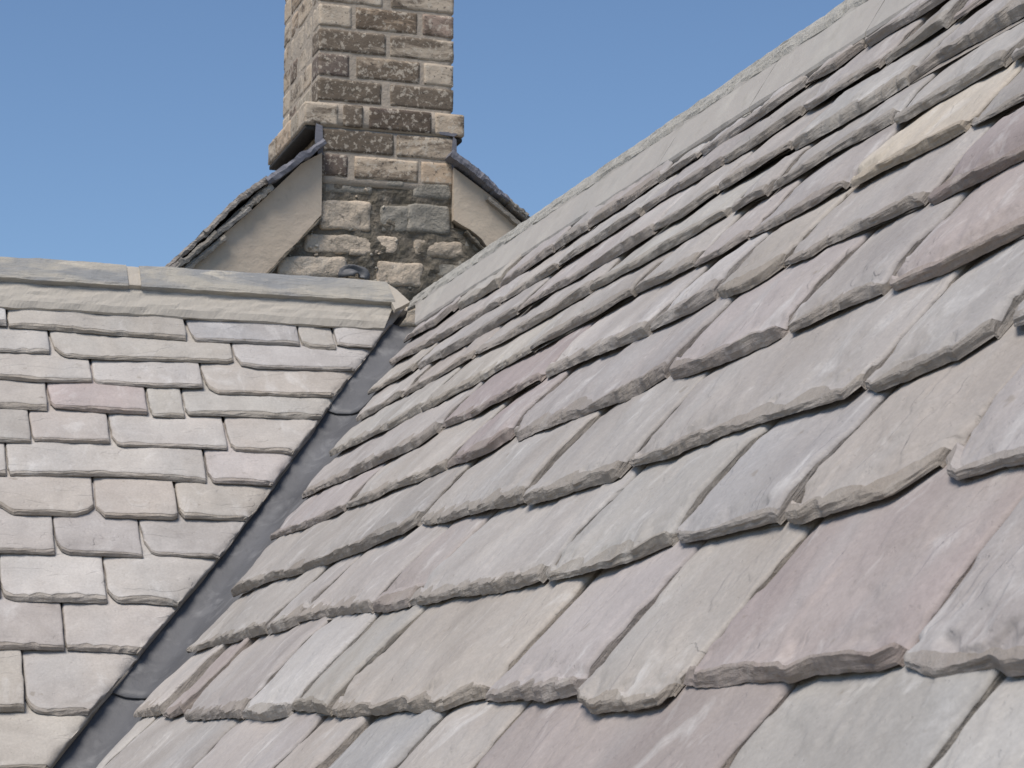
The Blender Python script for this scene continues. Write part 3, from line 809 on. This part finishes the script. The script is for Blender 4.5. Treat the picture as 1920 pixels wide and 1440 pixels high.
for r, row in enumerate(rowsF):
    zb = z1 + pitchz * r + JN * .5; zt = z1 + pitchz * (r + 1) - JN * .5
    off = 0
    if r == 2: off = -.004
    if r < 2: off = .002
    for x0, x1, key, soot in row:
        a, b = X3(x0), X3(x1)
        add_brick(a, b, YC + off, YC + off + .10, zb, zt, key, soot, bk); bk += 1
    # left-hand and right-hand flanks
    left = X3(row[0][0]); right_ = X3(row[-1][1])
    y = YC + off + .10 + JN
    yend = YC + DEP + (.026 if r == 2 else 0)
    half = r % 2 == 0
    while y < yend - .02:
        ln = .105 if half else .20
        ln = min(ln, yend - y)
        if yend - (y + ln) < .05: ln = yend - y
        key = rng.choice(list('ssbgor')); soot = rng.uniform(.15, .6)
        add_brick(left, left + .10, y, y + ln, zb, zt, key, soot, bk); bk += 1
        add_brick(right_ - .10, right_, y, y + ln, zb, zt, rng.choice(list('ssbgo')), soot, bk); bk += 1
        y += ln + JN; half = not half
    # back of the stack
    if right_ - left > .24: add_brick(left + .11, right_ - .11, yend - .1, yend, zb, zt, 's', .4, bk); bk += 1
ztop = z1 + pitchz * len(rowsF)
def box_m(name, x0, x1, y0, y1, z0, z1_, mat, parent, res=.03, amp=.002, seed=1):
    P, fs = rough_box(0, (x1 - x0, y1 - y0, z1_ - z0), seed, res, amp, .003, 18)
    return mesh_obj(name, P, fs, mat, parent, Matrix.Translation(((x0 + x1) / 2, (y0 + y1) / 2, (z0 + z1_) / 2)), smooth=True)
zc1 = z1 + pitchz * 2
box_m('mortar_core', xl + .0030, xr - .0030, YC + .0030, YC + DEP - .005, zc1 + .001, ztop, M_MORTAR, chim, .02, .0022, 3)
box_m('mortar_core', xl2 + .0030, xr2 - .0030, YC + .0050, YC + DEP - .005, z1 - .02, zc1, M_MORTAR, chim, .02, .0022, 4)
xd0, xd1 = X3(275), X3(1172)
box_m('mortar_core', xd0 + .0035, xd1 - .0035, YC - .0005, YC + DEP + .022, z1 + 2 * pitchz + .004, z1 + 3 * pitchz - .003, M_MORTAR, chim, .02, .002, 5)
box_m('flaunching', xl - .01, xr + .01, YC - .01, YC + DEP + .01, ztop, ztop + .05, M_MORTAR, chim, .03, .004, 6)
box_m('drip_shade_slab', xd0 + .004, xl2 - .001, YC + .008, YC + DEP + .02, z1 + 2 * pitchz - .012, z1 + 2 * pitchz + .003, M_DECK_AND_SHADE, chim, .02, .003, 7)  # dark slabs added for the shade under the drip course, both sides
box_m('drip_shade_slab', xr2 + .001, xd1 - .004, YC + .008, YC + DEP + .02, z1 + 2 * pitchz - .012, z1 + 2 * pitchz + .003, M_DECK_AND_SHADE, chim, .02, .003, 8)
# lead where the stack leaves the drip course
lp = [front(x, y, -.006) for x, y in ((593, 231), (605, 236), (606, 288), (597, 293), (592, 262))]
quad3(lp, 'lead_soaker', M_LEAD2, chim, .012, (0, -1, 0))
lp = [front(x, y, -.004) for x, y in ((822, 247), (852, 248), (858, 252), (852, 256), (826, 252))]
quad3(lp, 'lead_soaker', M_LEAD2, chim, .010, (0, -1, 0))
lp = [front(x, y, -.004) for x, y in ((850, 256), (856, 262), (857, 305), (849, 318), (846, 300))]
quad3(lp, 'lead_soaker', M_LEAD2, chim, .010, (0, -1, 0))

# ------------------------------------------------------------------ rubble base and rendered gable behind the ridge
gab = empty('gable_wall', (xl + (xr - xl) / 2, YC + .1, z1 - .8), 'stepped gable of dark-jointed rubble with beige rendered cheeks under slate verges at the chimney foot', 'wall')
def poly_wall(name, pts, mat, dy, th, res=.02, amp=.004, seed=1, parent=gab, warp=14):
    """picture outline laid on the wall plane, gridded so that it can be uneven, with thickness"""
    P3 = [front(x, y, dy) for x, y in pts]
    xs = np.array([p[0] for p in P3]); zs = np.array([p[2] for p in P3])
    # scanline grid
    zmin, zmax = zs.min(), zs.max()
    nz = max(4, int((zmax - zmin) / res))
    def span(z):
        hits = []
        for i in range(len(xs)):
            j = (i + 1) % len(xs)
            z0, z1_ = zs[i], zs[j]
            if (z0 <= z < z1_) or (z1_ <= z < z0): hits.append(xs[i] + (xs[j] - xs[i]) * (z - z0) / (z1_ - z0))
        return (min(hits), max(hits)) if len(hits) >= 2 else None
    rows = []
    for k in range(nz + 1):
        z = zmin + 1e-5 + (zmax - zmin - 2e-5) * k / nz
        sp = span(z)
        if sp: rows.append((z, *sp))
    nx = max(6, int(max(b - a for _, a, b in rows) / res))
    V, F = [], []
    for z, a, b in rows:
        for i in range(nx + 1): V.append((a + (b - a) * i / nx, z))
    V = np.array(V)
    dyv = amp * fbm(V[:, 0] * warp, V[:, 1] * warp, seed, 4)
    y0 = P3[0][1]
    front_v = np.stack([V[:, 0], y0 + dyv, V[:, 1]], 1)
    back_v = np.stack([V[:, 0], np.full(len(V), y0 + th), V[:, 1]], 1)
    nrow = len(rows); w_ = nx + 1; off = len(V)
    for r in range(nrow - 1):
        for i in range(nx):
            a = r * w_ + i; F.append([a, a + 1, a + w_ + 1, a + w_])
    for r in range(nrow - 1):
        a = r * w_; F.append([a + off, a, a + w_, a + w_ + off])
        b = r * w_ + nx; F.append([b, b + off, b + w_ + off, b + w_])
    for i in range(nx):
        F.append([i + off, i + 1 + off, i + 1, i]); t_ = (nrow - 1) * w_ + i
        F.append([t_, t_ + 1, t_ + 1 + off, t_ + off])
    F.append([off, off + (nrow - 1) * w_, off + (nrow - 1) * w_ + nx, off + nx])
    return mesh_obj(name, np.concatenate([front_v, back_v]), F, mat, parent, smooth=False)
poly_wall('rubble_bedding_mortar', [(603, 326), (849, 345), (851, 430), (880, 435), (1010, 560), (1010, 760), (470, 760), (500, 515), (603, 402)], M_RMORTAR, .012, .35, .011, .014, 4, warp=26)
# rubble stones, set proud of the dark joints; extents in picture pixels
ST_ = [ (608,337,668,363,'g'), (640,341,700,362,'g'), (772,341,846,372,'g'), (720,338,760,350,'g'),
        (601,375,697,431,'c'), (714,384,778,436,'g'), (765,382,846,437,'g'),
        (572,438,750,475,'c'), (778,449,870,481,'c'), (655,466,690,478,'c'), (872,440,905,470,'g'),
        (520,479,652,520,'c'), (707,489,795,536,'c'), (818,492,868,520,'g'), (700,520,760,556,'g'),
        (560,520,690,560,'c'), (790,540,860,580,'g'), (860,480,905,505,'g'),
        (500,566,600,600,'c'), (612,566,720,604,'g'), (735,575,850,612,'c'), (870,545,960,590,'g') ]
RC = dict(g=(.27, .25, .21), c=(.54, .45, .345), w=(.6, .55, .46))
for k, (x0, y0, x1, y1, c) in enumerate(ST_):
    a = front(x0, (y0 + y1) / 2)[0]; b = front(x1, (y0 + y1) / 2)[0]
    zt = front((x0 + x1) / 2, y0)[2]; zb = front((x0 + x1) / 2, y1)[2]
    P, fs = rough_box(0, (b - a, .07, zt - zb), k * 2.1 + 3, .007, .0075, .012, 26)
    ang = (rng.uniform(-.03, .03)) - .02
    o = mesh_obj('rubble_stone', P, fs, M_RSTONE, gab, Matrix.Translation(((a + b) / 2, YC + .041 + rng.uniform(-.004, .004), (zb + zt) / 2)) @ Matrix.Rotation(ang, 4, 'Y'), smooth=True)
    cc = np.array(RC[c]) * rng.uniform(.9, 1.1); o.color = (*cc.tolist(), 1)
# small pebbles and shell-like chips in the joints
for k in range(34):
    x, y = rng.uniform(540, 900), rng.uniform(345, 545)
    p = front(x, y, .008)
    r = rng.uniform(.004, .009)
    P, fs = rough_box(0, (r * rng.uniform(1, 2), r, r), k, .004, .001, .004, 150)
    o = mesh_obj('pebble', P, fs, M_RSTONE, gab, Matrix.Translation(p.tolist()) @ Matrix.Rotation(rng.uniform(-1, 1), 4, 'Y'), smooth=True)
    o.color = (*RC[rng.choice(['w', 'c', 'g'])], 1)
# scrap of torn dark lead bent over the foot of the wall
vs, fs = [], []
for i in range(13):
    q = i / 12; ang = math.pi * (1.02 - 1.12 * q)
    for j in range(6):
        rr = .006 + .036 * j / 5 * (1 - .3 * q + .12 * math.sin(q * 9))
        vs.append(front(669, 512, -.030) + np.array([rr * math.cos(ang) * 1.25, -.012 * math.sin(q * 5 + j) + .02 * (j / 5), rr * math.sin(ang) * 1.15 - .01]))
for i in range(12):
    for j in range(5): a = i * 6 + j; fs.append([a, a + 1, a + 7, a + 6])
o = mesh_obj('torn_lead_flap', vs, fs, M_LEAD, gab, smooth=True)
md = o.modifiers.new('thick', 'SOLIDIFY'); md.thickness = .004

# rendered cheeks standing proud of the rubble
poly_wall('render_panel', [(604, 286), (603, 402), (568, 441), (508, 514), (485, 560), (300, 560), (318, 522), (352, 494), (401, 455), (470, 396), (522, 348), (566, 306)], M_RENDER, -.012, .12, .014, .004, 9, warp=7)
poly_wall('render_panel', [(851, 314), (851, 414), (878, 428), (902, 446), (918, 470), (975, 560), (1120, 560), (1040, 478), (985, 424), (930, 374)], M_RENDER, -.012, .12, .014, .004, 13, warp=7)
def strip(name, p0, p1, thick_px, dy, depth, mat, seed, amp=.004, par=gab, n=30, taper=1.0):
    """a slab with its front end on the wall plane: runs from p0 to p1 (picture), thick_px tall below that line"""
    a, b = front(*p0, dy), front(*p1, dy)
    c = front(p0[0], p0[1] + thick_px, dy); th = a[2] - c[2]
    V, F = [], []
    d = b - a
    nrm = np.array([-d[2], 0, d[0]]); nrm /= np.linalg.norm(nrm); nrm = nrm if nrm[2] > 0 else -nrm
    for i in range(n + 1):
        q = i / n; p = a + d * q
        w1 = th * abs(nrm[2]) * (1 + (taper - 1) * q)
        nn = [amp * float(fbm(q * 9 + k * 3, k + .5, seed, 3)) for k in range(5)]
        top_f = p + nrm * nn[0] + np.array([0, nn[3] * 1.6, 0]); mid_f = p - nrm * (w1 * .5 + nn[1]) + np.array([0, -abs(nn[4]) - .002, 0])
        bot_f = p - nrm * (w1 + nn[2]) + np.array([0, nn[4], 0])
        V += [top_f, mid_f, bot_f, bot_f + np.array([0, depth, 0]), top_f + np.array([0, depth, 0])]
    for i in range(n):
        for k in range(5):
            A, B = i * 5 + k, i * 5 + (k + 1) % 5
            F.append([A, B, B + 5, A + 5])
    F.append([0, 4, 3, 2, 1]); F.append([n * 5 + k for k in range(5)])
    return mesh_obj(name, V, F, mat, par)
def vslate(p0, p1, th, dy, dep, key, seed, amp=.004, lift=.8):
    o = strip('verge_slate', p0, p1, th, dy, dep, M_EDGE, seed, amp); o.color = (*(np.array(TINT[key]) * lift).tolist(), 1); return o
# left verge: overlapping slates, three deep
vslate((308, 500), (392, 424), 14, -.04, .8, 'Q', 1, .006)
vslate((322, 503), (404, 432), 14, -.05, .8, 'D', 2, .005)
vslate((345, 500), (420, 440), 14, -.04, .7, 'T', 8, .004, .95)
vslate((382, 432), (448, 366), 14, -.05, .8, 'Q', 3, .006)
vslate((396, 440), (466, 385), 14, -.042, .8, 'G', 4, .005)
vslate((440, 372), (500, 330), 14, -.05, .8, 'Q', 5, .005)
vslate((450, 392), (508, 345), 14, -.04, .8, 'T', 6, .005)
vslate((338, 494), (505, 341), 15, -.028, .6, 'D', 41, .003)
vslate((290, 524), (340, 482), 14, -.05, .8, 'Q', 7, .005)
vslate((260, 552), (318, 500), 14, -.05, .8, 'D', 17, .005)
# lead apron on the left verge
o = strip('lead_apron', (497, 333), (606, 258), 19, -.06, .75, M_LEAD2, 11, .006, n=40, taper=.9)
# right verge
strip('lead_apron', (850, 281), (900, 318), 15, -.055, .7, M_LEAD2, 21, .004, n=20)
strip('lead_apron', (896, 314), (958, 372), 16, -.055, .7, M_LEAD2, 22, .007, n=30, taper=.8)
vslate((918, 368), (1006, 440), 9, -.035, .6, 'T', 23, .004)
vslate((945, 363), (992, 402), 9, -.05, .7, 'D', 24, .005)
vslate((958, 378), (1015, 428), 9, -.045, .7, 'Q', 25, .004)
# worn stone strip under the cheeks
strip('coping_fillet', (500, 512), (600, 408), 7, -.016, .1, M_RMORTAR, 31, .004)
strip('coping_fillet', (876, 432), (922, 478), 7, -.016, .1, M_RMORTAR, 32, .004)
# rear roof slopes behind the verges
for pts in (((600, 262), (240, 580)), ((852, 285), (1080, 480))):
    a, b = front(*pts[0], 0), front(*pts[1], 0)
    V = [a, b, b + np.array([0, 2.5, 0]), a + np.array([0, 2.5, 0])]
    V += [p - np.array([0, 0, .03]) for p in V]
    mesh_obj('rear_roof_slope', V, [[0, 1, 2, 3], [7, 6, 5, 4], [0, 4, 5, 1], [1, 5, 6, 2], [2, 6, 7, 3], [3, 7, 4, 0]], M_DECK_AND_SHADE, gab)

# ------------------------------------------------------------------ house body under the roofs (out of the picture)
zE = W(FRA, 0, -1.0)[2]; yr = W(FRA, 0, vcA)[1]; xrB = W(FRB, 0, vcB)[0]
yA = W(FRA, 0, -1.0)[1] + .12; xB = W(FRB, 0, -1.0)[0] + .12
house = empty('house_walls', ((xB + 4) / 2, yr, 0), 'plain limestone walls of the house below the slate roofs', 'house')
def wallbox(x0, x1, y0, y1, z0, z1_):
    V = [(x, y, z) for z in (z0, z1_) for y in (y0, y1) for x in (x0, x1)]
    mesh_obj('wall', V, [[0, 2, 3, 1], [4, 5, 7, 6], [0, 1, 5, 4], [2, 6, 7, 3], [0, 4, 6, 2], [1, 3, 7, 5]], M_WALL, house)
wallbox(xB, xrB + 1.3, -.4, yA, 0, zE - .2)
wallbox(sl + V0[0] - .2, xrB + 1.3, yA, yr + 1.2, 0, zE - .2)
print('slates', len(SLATES), 'tris', sum(len(p.data.polygons) for p in bpy.data.objects if p.type == 'MESH') * 2)
